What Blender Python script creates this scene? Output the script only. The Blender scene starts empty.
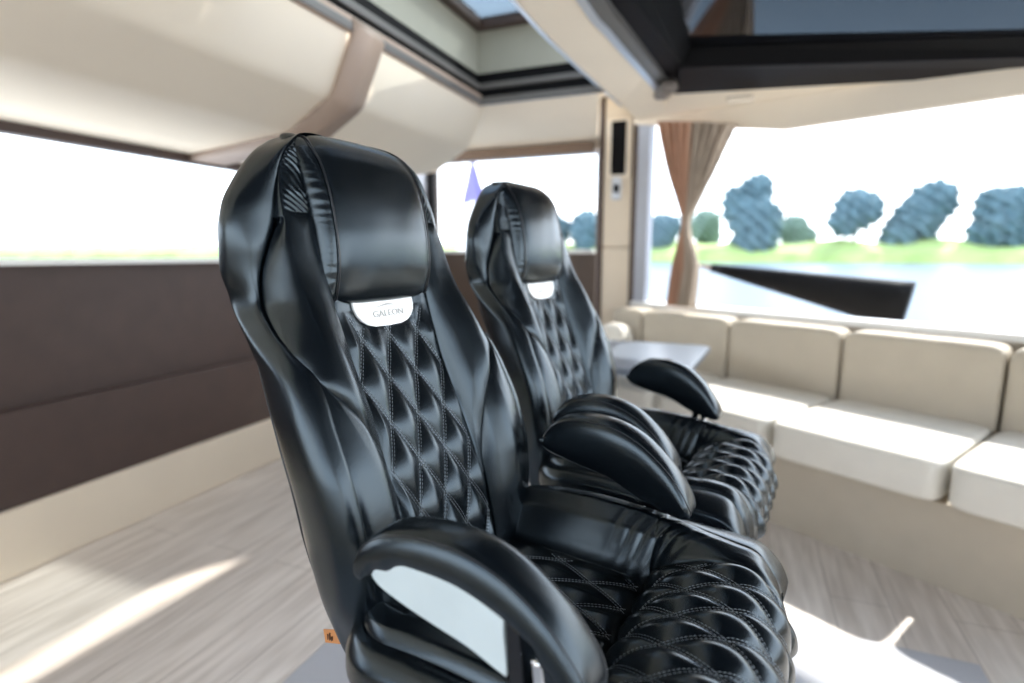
import bpy, bmesh, math, random
import numpy as np
from mathutils import Vector, Matrix

random.seed(4); rng = np.random.default_rng(4)
C = bpy.context.scene.collection
sc = bpy.context.scene
H = 1.25                      # height of the eye above the cabin floor

# ------------------------------------------------------------------ camera
cd = bpy.data.cameras.new('camera'); cam = bpy.data.objects.new('camera', cd); C.objects.link(cam)
cam.location = (0, 0, H); cam.rotation_euler = (math.radians(90 - 8.94), 0, math.radians(22.1))
cd.sensor_width = 36; cd.lens = 556 / 1024 * 36; cd.clip_start = .02; cd.clip_end = 3000
cd.dof.use_dof = True; cd.dof.focus_distance = .93; cd.dof.aperture_fstop = 1.45
sc.camera = cam

# ------------------------------------------------------------------ view, sky, sun
sc.view_settings.view_transform = 'Standard'; sc.view_settings.look = 'None'
sc.view_settings.gamma = 1; sc.view_settings.use_curve_mapping = False
sc.view_settings.exposure = 0.55
SKY = 3.2
w = bpy.data.worlds.new('sky'); sc.world = w; w.use_nodes = True
nt = w.node_tree; nt.nodes.clear()
def N(t, ty, **kw):
    n = t.nodes.new(ty)
    for k, v in kw.items(): setattr(n, k, v)
    return n
out = N(nt, 'ShaderNodeOutputWorld'); bg = N(nt, 'ShaderNodeBackground'); tc = N(nt, 'ShaderNodeTexCoord')
sep = N(nt, 'ShaderNodeSeparateXYZ'); nt.links.new(tc.outputs['Generated'], sep.inputs[0])
rp = N(nt, 'ShaderNodeValToRGB'); nt.links.new(sep.outputs['Z'], rp.inputs[0])
rp.color_ramp.elements[0].position = .0; rp.color_ramp.elements[0].color = (.90, .96, 1, 1)
rp.color_ramp.elements[1].position = .75; rp.color_ramp.elements[1].color = (.32, .56, .95, 1)
no = N(nt, 'ShaderNodeTexNoise'); no.inputs['Scale'].default_value = 3.2; no.inputs['Detail'].default_value = 5
mp = N(nt, 'ShaderNodeMapping'); mp.inputs['Scale'].default_value = (1, 1, 2.6)
nt.links.new(tc.outputs['Generated'], mp.inputs[0]); nt.links.new(mp.outputs[0], no.inputs['Vector'])
cr = N(nt, 'ShaderNodeValToRGB'); nt.links.new(no.outputs['Fac'], cr.inputs[0])
cr.color_ramp.elements[0].position = .38; cr.color_ramp.elements[1].position = .58
mx = N(nt, 'ShaderNodeMixRGB'); nt.links.new(cr.outputs[0], mx.inputs[0]); nt.links.new(rp.outputs[0], mx.inputs[1])
mx.inputs[2].default_value = (.97, .98, 1, 1)
nt.links.new(mx.outputs[0], bg.inputs[0]); bg.inputs[1].default_value = SKY; nt.links.new(bg.outputs[0], out.inputs[0])
sl = bpy.data.lights.new('sun', 'SUN'); so = bpy.data.objects.new('sun', sl); C.objects.link(so)
sl.energy = 7; sl.angle = math.radians(1.5); sl.color = (1, .95, .87)
sd = Vector((.42, .74, .95)).normalized()        # towards the sun
so.rotation_euler = sd.to_track_quat('Z', 'Y').to_euler()

# ------------------------------------------------------------------ materials
def mat(name, col, rough=.5, metal=0, spec=.5, bump=0, bscale=200, var=0, vscale=8, coat=0, stretch=None, detail=4):
    m = bpy.data.materials.new(name); m.use_nodes = True
    t = m.node_tree; b = t.nodes['Principled BSDF']
    b.inputs['Base Color'].default_value = (*col, 1); b.inputs['Roughness'].default_value = rough
    b.inputs['Metallic'].default_value = metal; b.inputs['Specular IOR Level'].default_value = spec
    b.inputs['Coat Weight'].default_value = coat
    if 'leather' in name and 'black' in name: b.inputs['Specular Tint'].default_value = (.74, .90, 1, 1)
    c = N(t, 'ShaderNodeTexCoord'); src = c.outputs['Object']
    if stretch:
        p = N(t, 'ShaderNodeMapping'); p.inputs['Scale'].default_value = stretch
        t.links.new(src, p.inputs[0]); src = p.outputs[0]
    if bump:
        n = N(t, 'ShaderNodeTexNoise'); n.inputs['Scale'].default_value = bscale; n.inputs['Detail'].default_value = detail
        t.links.new(src, n.inputs['Vector'])
        u = N(t, 'ShaderNodeBump'); u.inputs['Strength'].default_value = bump; u.inputs['Distance'].default_value = .002
        t.links.new(n.outputs['Fac'], u.inputs['Height']); t.links.new(u.outputs[0], b.inputs['Normal'])
    if var:
        n = N(t, 'ShaderNodeTexNoise'); n.inputs['Scale'].default_value = vscale; n.inputs['Detail'].default_value = 5
        t.links.new(src, n.inputs['Vector'])
        r = N(t, 'ShaderNodeValToRGB'); t.links.new(n.outputs['Fac'], r.inputs[0])
        r.color_ramp.elements[0].position = .3; r.color_ramp.elements[1].position = .7
        r.color_ramp.elements[0].color = (*[x * (1 - var) for x in col], 1)
        r.color_ramp.elements[1].color = (*[min(1, x * (1 + var)) for x in col], 1)
        t.links.new(r.outputs[0], b.inputs['Base Color'])
    return m
M = {}
M['leather'] = mat('black_leather', (.0030, .0048, .0070), .25, spec=.85, bump=.12, bscale=420, detail=6)
M['leather_worn'] = mat('creased_black_leather', (.0032, .005, .0072), .28, spec=.55, bump=.55, bscale=130, stretch=(1, 1, .35), detail=3)
M['piping'] = mat('black_piping', (.012, .014, .018), .3, spec=.6)
M['thread'] = mat('grey_thread', (.30, .34, .37), .6)
M['badge'] = mat('white_metal', (.93, .94, .92), .3, .25)
M['logo'] = mat('grey_engraving', (.50, .48, .46), .5)
M['chrome'] = mat('chrome', (.85, .86, .87), .08, 1)
M['plate'] = mat('pale_lacquer', (.62, .70, .71), .4, var=.04, vscale=12)
M['black'] = mat('black_plastic', (.0025, .0025, .003), .65, spec=.12)
M['gloss_black'] = mat('black_gloss', (.004, .0045, .006), .08, spec=.6)
M['tan'] = mat('tan_leather', (.62, .27, .10), .55, var=.1)
M['ink'] = mat('dark_print', (.12, .05, .02), .6)
M['cream'] = mat('cream_headliner', (.79, .695, .565), .75, var=.03, vscale=2, bump=.05, bscale=600)
M['cream_wall'] = mat('cream_panel', (.68, .585, .46), .6, var=.03, vscale=3)
M['brown'] = mat('brown_trim', (.19, .125, .085), .5, var=.06, vscale=5)
M['brown_dark'] = mat('dark_taupe_panel', (.085, .058, .043), .5, var=.06, vscale=5)
M['rib'] = mat('mauve_brown_rib', (.30, .22, .17), .55, var=.05, vscale=5)
M['jamb'] = mat('grey_jamb', (.36, .38, .43), .4)
M['dark_wood'] = mat('dark_brown_panel', (.055, .032, .025), .5, var=.1)
M['well'] = mat('grey_green_lining', (.30, .30, .25), .7, var=.03)
M['ring'] = mat('dark_grey_trim', (.10, .095, .09), .4)
M['hatch'] = mat('dark_hatch_lining', (.009, .008, .010), .6, spec=.12)
M['steel'] = mat('brushed_metal', (.55, .58, .63), .3, .7)
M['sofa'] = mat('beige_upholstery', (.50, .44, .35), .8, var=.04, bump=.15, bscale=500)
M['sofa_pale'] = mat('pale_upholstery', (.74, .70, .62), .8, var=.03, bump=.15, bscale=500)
M['table'] = mat('slate_table', (.12, .14, .17), .38)
M['curtain'] = mat('rust_cloth', (.44, .25, .165), .85, var=.30, vscale=30, stretch=(1, 1, .05))  # vertical streaks paint the light and dark of the pleats into the colour
M['curtain_grey'] = mat('taupe_cloth', (.37, .30, .235), .85, var=.28, vscale=30, stretch=(1, 1, .05))  # same painted pleat shading, as streaks in the taupe
M['cap'] = mat('grey_brown_cap', (.13, .11, .095), .45)
M['white'] = mat('white_gelcoat', (.82, .82, .80), .4)
M['mat'] = mat('grey_deck_mat', (.42, .42, .44), .85, var=.06, vscale=250, bump=.3, bscale=300)
M['leaf'] = mat('leaves', (.075, .135, .16), .9, var=.35, vscale=.6)  # bluish because distance haze is mixed into the leaf colour
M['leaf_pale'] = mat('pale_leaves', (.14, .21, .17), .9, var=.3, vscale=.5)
M['trunk'] = mat('bark', (.09, .07, .05), .9)
M['grass'] = mat('bank_grass', (.26, .36, .12), .95, var=.3, vscale=.12)
M['flag'] = mat('violet_cloth', (.13, .12, .30), .8)
M['flag_white'] = mat('white_cloth', (.8, .82, .85), .8)

def floor_mat():
    m = bpy.data.materials.new('pale_planks'); m.use_nodes = True; t = m.node_tree; b = t.nodes['Principled BSDF']
    c = N(t, 'ShaderNodeTexCoord'); p = N(t, 'ShaderNodeMapping'); p.inputs['Rotation'].default_value = (0, 0, math.pi / 2)
    t.links.new(c.outputs['Object'], p.inputs[0])
    k = N(t, 'ShaderNodeTexBrick'); k.inputs['Scale'].default_value = 1; k.inputs['Brick Width'].default_value = 1.6
    k.inputs['Row Height'].default_value = .19; k.inputs['Mortar Size'].default_value = .002; k.offset = .37
    k.inputs['Color1'].default_value = (.66, .60, .545, 1); k.inputs['Color2'].default_value = (.73, .675, .62, 1)
    k.inputs['Mortar'].default_value = (.42, .37, .33, 1)
    t.links.new(p.outputs[0], k.inputs['Vector'])
    p2 = N(t, 'ShaderNodeMapping'); p2.inputs['Scale'].default_value = (14, 1.2, 1)
    t.links.new(c.outputs['Object'], p2.inputs[0])
    n = N(t, 'ShaderNodeTexNoise'); n.inputs['Scale'].default_value = 2.5; n.inputs['Detail'].default_value = 6
    t.links.new(p2.outputs[0], n.inputs['Vector'])
    r = N(t, 'ShaderNodeValToRGB'); r.color_ramp.elements[0].position = .35; r.color_ramp.elements[1].position = .65
    r.color_ramp.elements[0].color = (.80, .77, .74, 1); r.color_ramp.elements[1].color = (1.04, 1.03, 1.02, 1)
    t.links.new(n.outputs['Fac'], r.inputs[0])
    x = N(t, 'ShaderNodeMixRGB'); x.blend_type = 'MULTIPLY'; x.inputs[0].default_value = 1
    t.links.new(k.outputs['Color'], x.inputs[1]); t.links.new(r.outputs[0], x.inputs[2])
    t.links.new(x.outputs[0], b.inputs['Base Color']); b.inputs['Roughness'].default_value = .45
    return m
M['floor'] = floor_mat()
def glass_mat(name, tint=(.97, .985, 1), refl=.06):
    m = bpy.data.materials.new(name); m.use_nodes = True; t = m.node_tree; t.nodes.clear()
    o = N(t, 'ShaderNodeOutputMaterial'); x = N(t, 'ShaderNodeMixShader'); a = N(t, 'ShaderNodeBsdfTransparent'); g = N(t, 'ShaderNodeBsdfGlossy')
    a.inputs[0].default_value = (*tint, 1); g.inputs['Roughness'].default_value = .02
    f = N(t, 'ShaderNodeLayerWeight'); f.inputs[0].default_value = .15
    u = N(t, 'ShaderNodeMath', operation='MULTIPLY'); u.inputs[1].default_value = refl * 10
    t.links.new(f.outputs['Fresnel'], u.inputs[0]); t.links.new(u.outputs[0], x.inputs[0])
    t.links.new(a.outputs[0], x.inputs[1]); t.links.new(g.outputs[0], x.inputs[2]); t.links.new(x.outputs[0], o.inputs[0])
    return m
M['glass'] = glass_mat('clear_glass'); M['glass_tint'] = glass_mat('blue_tinted_glass', (.48, .51, .52), .05)
def water_mat():
    m = mat('river_water', (.085, .12, .155), .35, spec=.08)
    t = m.node_tree; b = t.nodes['Principled BSDF']
    c = N(t, 'ShaderNodeTexCoord'); n = N(t, 'ShaderNodeTexNoise'); n.inputs['Scale'].default_value = .9; n.inputs['Detail'].default_value = 4
    t.links.new(c.outputs['Object'], n.inputs['Vector'])
    u = N(t, 'ShaderNodeBump'); u.inputs['Strength'].default_value = .5; u.inputs['Distance'].default_value = .15
    t.links.new(n.outputs['Fac'], u.inputs['Height']); t.links.new(u.outputs[0], b.inputs['Normal'])
    return m
M['water'] = water_mat()

# ------------------------------------------------------------------ helpers
def link(name, verts, faces, m, parent=None, smooth=True, autos=None):
    me = bpy.data.meshes.new(name); me.from_pydata([tuple(map(float, v)) for v in verts], [], [tuple(map(int, f)) for f in faces])
    me.validate(); me.update()
    if m: me.materials.append(m)
    bm = bmesh.new(); bm.from_mesh(me); bmesh.ops.recalc_face_normals(bm, faces=bm.faces); bm.to_mesh(me); bm.free()
    if smooth: me.polygons.foreach_set('use_smooth', [True] * len(me.polygons))
    o = bpy.data.objects.new(name, me); C.objects.link(o)
    if parent: o.parent = parent
    return o
def bmobj(name, bm, m, parent=None, smooth=False):
    me = bpy.data.meshes.new(name); bmesh.ops.recalc_face_normals(bm, faces=bm.faces); bm.to_mesh(me); bm.free(); me.materials.append(m)
    if smooth: me.polygons.foreach_set('use_smooth', [True] * len(me.polygons))
    o = bpy.data.objects.new(name, me); C.objects.link(o)
    if parent: o.parent = parent
    return o
def thing(name, label, cat, loc=(0, 0, 0), rz=0, group=None):
    o = bpy.data.objects.new(name, None); C.objects.link(o); o.location = loc; o.rotation_euler = (0, 0, rz)
    o.empty_display_size = .1
    return tag(o, label, cat, group)
def tag(o, label, cat, group=None):
    o['label'] = label; o['category'] = cat
    if group: o['group'] = group
    return o
def struct(o):
    o['kind'] = 'structure'; return o
def spl(pts):
    """monotone cubic through (x, y) points"""
    p = sorted(pts); x = np.array([a for a, b in p], float); y = np.array([b for a, b in p], float)
    dx = np.diff(x); s = np.diff(y) / dx; m = np.zeros(len(x)); m[0] = s[0]; m[-1] = s[-1]
    for i in range(1, len(x) - 1):
        if s[i-1] * s[i] > 0:
            w1 = 2 * dx[i] + dx[i-1]; w2 = dx[i] + 2 * dx[i-1]; m[i] = (w1 + w2) / (w1 / s[i-1] + w2 / s[i])
    def f(q):
        q = np.clip(np.asarray(q, float), x[0], x[-1]); i = np.clip(np.searchsorted(x, q) - 1, 0, len(dx) - 1)
        t = (q - x[i]) / dx[i]
        return ((2*t**3 - 3*t**2 + 1) * y[i] + (t**3 - 2*t**2 + t) * dx[i] * m[i] + (-2*t**3 + 3*t**2) * y[i+1] + (t**3 - t**2) * dx[i] * m[i+1])
    return f
def catmull(P, n=8, closed=False):
    P = np.asarray(P, float); k = len(P); res = []
    for i in range(k if closed else k - 1):
        g = (lambda j: P[j % k]) if closed else (lambda j: P[min(max(j, 0), k - 1)])
        p0, p1, p2, p3 = g(i-1), g(i), g(i+1), g(i+2)
        for t in np.arange(n) / n:
            res.append(.5 * ((2*p1) + (p2-p0)*t + (2*p0-5*p1+4*p2-p3)*t*t + (3*p1-p0-3*p2+p3)*t**3))
    if not closed: res.append(P[-1])
    return np.array(res)
def resample(P, n):
    P = np.asarray(P); d = np.r_[0, np.cumsum(np.linalg.norm(np.diff(P, axis=0), axis=1))]
    q = np.linspace(0, d[-1], n); return np.stack([np.interp(q, d, P[:, k]) for k in range(P.shape[1])], 1)
def grid_normals(P, ref):
    du = np.gradient(P, axis=1); dv = np.gradient(P, axis=0); n = np.cross(du, dv)
    n /= np.linalg.norm(n, axis=2, keepdims=True) + 1e-12
    if np.mean(n @ np.asarray(ref, float)) < 0: n = -n
    return n
def grid_faces(nv, nu, off=0, wrap=False):
    F = []
    for j in range(nv - 1):
        for i in range(nu if wrap else nu - 1):
            i2 = (i + 1) % nu
            F.append((off + j*nu + i, off + j*nu + i2, off + (j+1)*nu + i2, off + (j+1)*nu + i))
    return F
def sheet(name, P, disp, m, parent, ref, skirt=.016):
    """an upholstered panel: base grid pushed out along its normals, its rim turned down into the body"""
    n = grid_normals(P, ref); Q = P + n * disp[..., None]
    if skirt:
        e = Q - n * skirt
        Q = np.concatenate([e[:1], Q, e[-1:]], 0); n2 = np.concatenate([n[:1], n, n[-1:]], 0)
        e2 = Q - n2 * skirt
        Q = np.concatenate([e2[:, :1], Q, e2[:, -1:]], 1)
    nv, nu = Q.shape[:2]
    return link(name, Q.reshape(-1, 3), grid_faces(nv, nu), m, parent)
def loft(name, loops, m, parent=None, caps=True):
    L = np.array(loops); nv, nu = L.shape[:2]; V = list(L.reshape(-1, 3)); F = grid_faces(nv, nu, wrap=True)
    if caps:
        for j, base in ((0, 0), (nv - 1, (nv - 1) * nu)):
            c = len(V); V.append(L[j].mean(0))
            F += [(base + i, base + (i + 1) % nu, c) for i in range(nu)]
    return link(name, V, F, m, parent)
def tube(name, P, r, m, parent=None, n=8):
    P = np.asarray(P, float); T = np.gradient(P, axis=0); T /= np.linalg.norm(T, axis=1, keepdims=True) + 1e-12
    up = np.array([0, 0, 1.]); loops = []; prev = None
    for p, t in zip(P, T):
        if prev is None:
            a = np.cross(t, up if abs(t[2]) < .9 else np.array([1., 0, 0]))
        else: a = prev - t * (prev @ t)
        a /= np.linalg.norm(a); b = np.cross(t, a); prev = a
        rr = r
        loops.append([p + rr * (math.cos(k*2*math.pi/n) * a + math.sin(k*2*math.pi/n) * b) for k in range(n)])
    return loft(name, loops, m, parent)
def sgp(x, p): return np.sign(x) * np.abs(x) ** p
def add_box(bm, lo, hi, bevel=0, seg=2):
    r = bmesh.ops.create_cube(bm, size=1); vs = r['verts']
    for v in vs: v.co = Vector([lo[k] + (v.co[k] + .5) * (hi[k] - lo[k]) for k in range(3)])
    if bevel:
        es = list({e for v in vs for e in v.link_edges})
        bmesh.ops.bevel(bm, geom=es, offset=bevel, segments=seg, profile=.5, affect='EDGES')
def box(name, lo, hi, m, parent=None, bevel=0, seg=2):
    bm = bmesh.new(); add_box(bm, lo, hi, bevel, seg); return bmobj(name, bm, m, parent, smooth=False)
def slab(name, pts, thick, m, parent=None, bevel=0):
    """a polygon in space given a thickness along its own normal (away from the first-seen side)"""
    P = [Vector(p) for p in pts]; n = Vector((0, 0, 0))
    for i in range(len(P)): n += (P[i] - P[0]).cross(P[(i+1) % len(P)] - P[0])
    n.normalize(); k = len(P); bm = bmesh.new()
    a = [bm.verts.new(p) for p in P]; b = [bm.verts.new(p + n * thick) for p in P]
    bm.faces.new(a); bm.faces.new(b[::-1])
    for i in range(k): bm.faces.new((a[i], b[i], b[(i+1) % k], a[(i+1) % k]))
    if bevel: bmesh.ops.bevel(bm, geom=list(bm.edges), offset=bevel, segments=2, profile=.5, affect='EDGES')
    return bmobj(name, bm, m, parent)
def prism(name, poly, y0, y1, m, parent=None, bevel=0):
    """polygon in x,z swept in y"""
    bm = bmesh.new(); a = [bm.verts.new((x, y0, z)) for x, z in poly]; b = [bm.verts.new((x, y1, z)) for x, z in poly]; k = len(poly)
    bm.faces.new(a); bm.faces.new(b[::-1])
    for i in range(k): bm.faces.new((a[i], b[i], b[(i+1) % k], a[(i+1) % k]))
    if bevel: bmesh.ops.bevel(bm, geom=list(bm.edges), offset=bevel, segments=2, profile=.5, affect='EDGES')
    return bmobj(name, bm, m, parent)
def text_mesh(name, body, size, m, parent, mw, extrude=.0004):
    cu = bpy.data.curves.new(name, 'FONT'); cu.body = body; cu.size = size; cu.extrude = extrude; cu.align_x = 'CENTER'; cu.align_y = 'CENTER'
    cu.resolution_u = 3
    tmp = bpy.data.objects.new('tmp', cu); C.objects.link(tmp)
    me = bpy.data.meshes.new_from_object(tmp.evaluated_get(bpy.context.evaluated_depsgraph_get()))
    bpy.data.objects.remove(tmp); bpy.data.curves.remove(cu)
    me.materials.clear(); me.materials.append(m); me.transform(mw); me.name = name
    o = bpy.data.objects.new(name, me); C.objects.link(o); o.parent = parent
    return o

# ================================================================== THE CABIN
def Z(h): return h + H
def R3(L): return [(x, y, Z(h)) for x, y, h in L]
# floor and helm platform
struct(box('floor', (-3.0, -1.6, -.06), (2.6, 5.0, 0), M['floor']))
struct(box('trim_1', (-1.17, -1.6, 0), (.75, 1.95, .012), M['mat'], bevel=.004))

# left side: ceiling margin, steep panel, ledge, window band, lower panel
prof = [(-1.59, .95), (-1.72, .69), (-1.97, .555), (-2.62, .50)]
def side_strip(name, pr, y0, y1, m, t=.03):
    Pp = []
    for i, (x, h) in enumerate(pr):          # straight runs with softly rounded bends
        if 0 < i < len(pr) - 1:
            a_, b_ = np.array(pr[i-1]), np.array(pr[i+1]); c_ = np.array((x, h)); r_ = .035
            p_ = c_ + (a_ - c_) / np.linalg.norm(a_ - c_) * r_; q_ = c_ + (b_ - c_) / np.linalg.norm(b_ - c_) * r_
            for t_ in np.linspace(0, 1, 6):
                z_ = p_ * (1-t_)**2 + 2 * c_ * t_ * (1-t_) + q_ * t_**2; Pp.append((z_[0], 0, z_[1]))
        else: Pp.append((x, 0, h))
    V = []
    for y in (y0, y1):
        for p in Pp: V.append((p[0], y, Z(p[2])))
        for p in Pp: V.append((p[0] - t * .5, y, Z(p[2] + t)))
    k = len(Pp); F = []
    for i in range(k - 1):
        F.append((i, i + 1, 2*k + i + 1, 2*k + i)); F.append((k + i, k + i + 1, 3*k + i + 1, 3*k + i))
        for b in (0, 2*k): F.append((b + i, b + i + 1, b + k + i + 1, b + k + i))
    F.append((0, k, 3*k, 2*k)); F.append((k-1, 2*k-1, 4*k-1, 3*k-1))
    return link(name, V, F, m)
struct(side_strip('wall_left', prof, -1.6, 3.46, M['cream'], .04))
# proud brown rib following the panel
rib = [(x + .03 * c, h - .03 * s) for (x, h), (c, s) in zip(prof, [(1, .2), (.8, .6), (.4, .9), (.2, 1)])]
struct(side_strip('trim_2', rib, 2.10, 2.30, M['rib'], .05))
# brown strip along the hatch
struct(prism('trim_3', [(-1.66, Z(.925)), (-1.585, Z(.93)), (-1.585, Z(1.0)), (-1.66, Z(1.0))], -1.6, 3.40, M['rib'], bevel=.006))
def wall_with_hole(name, o, ux, y0, y1, h0, h1, hole, m, t=.06):
    """vertical wall along direction ux from point o; s in [y0,y1]; hole=(s0,s1,g0,g1)"""
    bm = bmesh.new(); s0, s1, g0, g1 = hole
    nx = Vector((-ux[1], ux[0], 0))
    def bx(a, b, c, d):
        if b - a < 1e-4 or d - c < 1e-4: return
        r = bmesh.ops.create_cube(bm, size=1)
        for v in r['verts']:
            s = a + (v.co.x + .5) * (b - a); hh = c + (v.co.z + .5) * (d - c); q = v.co.y * t
            v.co = Vector((o[0] + ux[0] * s + nx.x * q, o[1] + ux[1] * s + nx.y * q, Z(hh)))
    bx(y0, s0, h0, h1); bx(s1, y1, h0, h1); bx(s0, s1, h0, g0); bx(s0, s1, g1, h1)
    return bmobj(name, bm, m)
struct(wall_with_hole('wall_port', (-2.65, 0), (0, 1), -1.6, 4.6, -.62, .52, (-1.0, 4.0, -.02, .46), M['dark_wood']))
struct(box('baseboard_port', (-2.69, -1.6, 0), (-2.55, 4.6, Z(-.98)), M['cream_wall'], bevel=.01))
struct(box('trim_4', (-2.70, -1.6, Z(-.98)), (-2.57, 4.6, Z(-.60)), M['dark_wood'], bevel=.006))
struct(box('window_1', (-2.66, -1.0, Z(-.02)), (-2.65, 4.0, Z(.46)), M['glass']))
struct(box('trim_5', (-2.69, -1.0, Z(-.045)), (-2.56, 4.0, Z(-.02)), M['white'], bevel=.004))

# far wall with its window, valance, jamb
YF = 4.5
struct(wall_with_hole('wall_far', (0, YF), (1, 0), -2.9, -1.08, -1.25, 1.0, (-2.55, -1.09, .03, .84), M['brown_dark']))
struct(box('window_2', (-2.55, YF - .005, Z(.03)), (-1.09, YF + .005, Z(.84)), M['glass']))
struct(box('trim_6', (-2.55, YF - .09, Z(.005)), (-1.09, YF - .03, Z(.035)), M['white'], bevel=.006))
struct(box('trim_7', (-2.72, YF - .16, Z(.775)), (-1.09, YF - .03, Z(.855)), M['brown'], bevel=.006))
struct(box('trim_8', (-2.80, YF - .12, Z(-.10)), (-2.60, YF - .03, Z(.775)), M['jamb'], bevel=.01))
struct(box('trim_9', (-2.60, YF - .10, Z(-.10)), (-2.54, YF - .03, Z(.775)), M['black'], bevel=.006))
# ceiling behind the hatch, sloping to the far wall
struct(slab('ceiling', R3([(-2.75, 3.44, .90), (-1.62, 3.40, .95), (-.83, 3.42, .95), (-1.085, YF - .1, .86), (-2.75, YF - .1, .86)]), .03, M['cream']))
struct(slab('trim_10', R3([(-1.60, 3.46, .945), (-1.735, 3.46, .69), (-1.97, 3.46, .555), (-2.62, 3.46, .50), (-2.62, 3.46, .92)]), -.03, M['cream']))

struct(box('trim_33', (-1.12, 3.47, Z(1.14)), (-.45, 4.5, Z(1.18)), M['cream']))
struct(box('trim_34', (-1.12, 4.38, Z(.80)), (-.80, 4.42, Z(1.14)), M['cream_wall']))
# glazed hatch over the left half: stepped dark frame, grey lining, glass
x0, x1, yf, yn = -1.585, -.80, 3.37, 1.6
def ring(name, h0, h1, inset, wdt, m):
    bm = bmesh.new(); a, b, c, d = x0 + inset, x1 - inset * 0, yn, yf - inset
    add_box(bm, (a, c, Z(h0)), (a + wdt, d, Z(h1)), .004); add_box(bm, (a + wdt, d - wdt, Z(h0)), (b, d, Z(h1)), .004)
    return struct(bmobj(name, bm, m))
ring('trim_11', .935, .975, -.03, .035, M['ring']); ring('trim_12', .985, 1.03, -.05, .03, M['black'])
ring('trim_13', 1.03, 1.065, -.035, .03, M['ring']); ring('trim_14', 1.065, 1.13, -.06, .03, M['black'])
ring('trim_15', 1.13, 1.40, -.055, .02, M['well']); ring('trim_16', 1.38, 1.44, -.04, .06, M['dark_wood'])
struct(box('window_3', (x0, yn, Z(1.42)), (x1, yf, Z(1.43)), M['glass_tint']))
# roof over the helm, ahead of the hatch
struct(box('trim_17', (-1.7, -.9, Z(.97)), (-.80, yn, Z(1.45)), M['cream']))

struct(box('trim_30', (-.80, -1.6, Z(1.03)), (2.7, .32, Z(1.10)), M['hatch']))  # unseen dark roof pieces, added so the leather reflects a dark overhead
struct(box('trim_31', (1.39, .3, Z(.95)), (2.7, 2.8, Z(1.10)), M['hatch']))
struct(box('trim_32', (-1.7, -1.6, Z(.97)), (-.80, -.9, Z(1.10)), M['cream']))
struct(wall_with_hole('wall_helm', (2.66, 0), (0, 1), -1.6, 2.6, -1.25, 1.1, (-1.5, 2.5, -.42, .86), M['cream_wall']))  # out-of-view wall, its window opening enlarged to brighten the leather highlights
struct(wall_with_hole('wall_near', (0, -1.63), (1, 0), -2.7, 2.7, -1.25, 1.1, (-2.2, 2.3, -.30, .70), M['cream_wall']))
struct(box('window_6', (2.655, -1.5, Z(-.42)), (2.665, 2.5, Z(.86)), M['glass']))
struct(box('window_7', (-2.2, -1.635, Z(-.30)), (2.3, -1.625, Z(.70)), M['glass']))
# arched cream beam between the hatches, with metal edges and a rail
def ribbon(name, L, Rr, t, m, n=24, drop=0):
    L = catmull(L, 12); Rr = catmull(Rr, 12); V = []; k = len(L)
    for a, b in zip(L, Rr):
        V += [(a[0], a[1], Z(a[2])), (b[0], b[1], Z(b[2])), (b[0], b[1], Z(b[2] + t)), (a[0], a[1], Z(a[2] + t))]
    F = []
    for i in range(k - 1):
        for j in range(4): F.append((4*i + j, 4*i + (j+1) % 4, 4*i + 4 + (j+1) % 4, 4*i + 4 + j))
    F += [(0, 1, 2, 3), (4*k-4, 4*k-3, 4*k-2, 4*k-1)]
    return link(name, V, F, m, smooth=False)
bl = [(-.84, .2, .99), (-.845, 2.12, .95), (-.83, 2.8, .95), (-.79, 3.45, .95), (-.765, 3.8, .95), (-.735, 4.25, .945)]
br = [(-.62, .2, .99), (-.63, 2.12, .95), (-.605, 2.6, .95), (-.55, 3.2, .95), (-.51, 3.65, .95), (-.50, 4.05, .945)]
struct(ribbon('trim_18', bl, br, .10, M['cream']))
sh = lambda P, dx, dh: [(x + dx, y, h + dh) for x, y, h in P]
struct(ribbon('trim_19', sh(bl[:-1], -.022, .0), sh(bl[:-1], .0, -.006), .12, M['steel']))
struct(ribbon('trim_20', sh(br[:-1], .0, -.006), sh(br[:-1], .03, .0), .10, M['steel']))
struct(ribbon('trim_21', sh(br[:-1], .03, .01), sh(br[:-1], .085, .015), .08, M['ring']))

# right hatch: dark frame, glossy dark glass set deep
hx = [(-.52, .3, 1.03), (-.50, 2.39, 1.0), (-.44, 3.70, .985)]
struct(slab('trim_22', R3([(-.545, .3, 1.02), (-.47, 2.30, 1.0), (-.36, 3.26, 1.0), (-.43, 3.70, .985), (-.56, 2.60, 1.0)]), .02, M['hatch']))
struct(slab('trim_23', R3([(-.43, 3.70, .985), (1.4, 3.15, .76), (1.4, 2.9, .74), (-.36, 3.26, 1.0)]), .02, M['hatch']))
struct(slab('trim_24', R3([(-.36, 3.26, 1.0), (1.4, 2.9, .74), (1.4, 2.83, .782), (-.32, 3.21, 1.068)]), .02, M['black']))
struct(slab('trim_25', R3([(-.36, 3.26, 1.0), (-.32, 3.21, 1.068), (-.34, .3, 1.26), (-.50, .3, 1.03), (-.47, 2.3, 1.0)]), .02, M['black']))
struct(slab('window_4', R3([(-.32, 3.21, 1.068), (1.4, 2.83, .782), (1.4, .3, 1.10), (-.34, .3, 1.25)]), .01, M['gloss_black']))

# slanting window wall on the right
P0 = Vector((-.70, 4.25, 0)); ux = Vector((.861, -.508, 0)); nin = Vector((-.508, -.861, 0))
def W(s, q, h): v = P0 + ux * s + nin * q; return (v.x, v.y, Z(h))
top = lambda s: .945 - .20 * min(s, 1.05) - .03 * max(0, s - 1.05)
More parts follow.
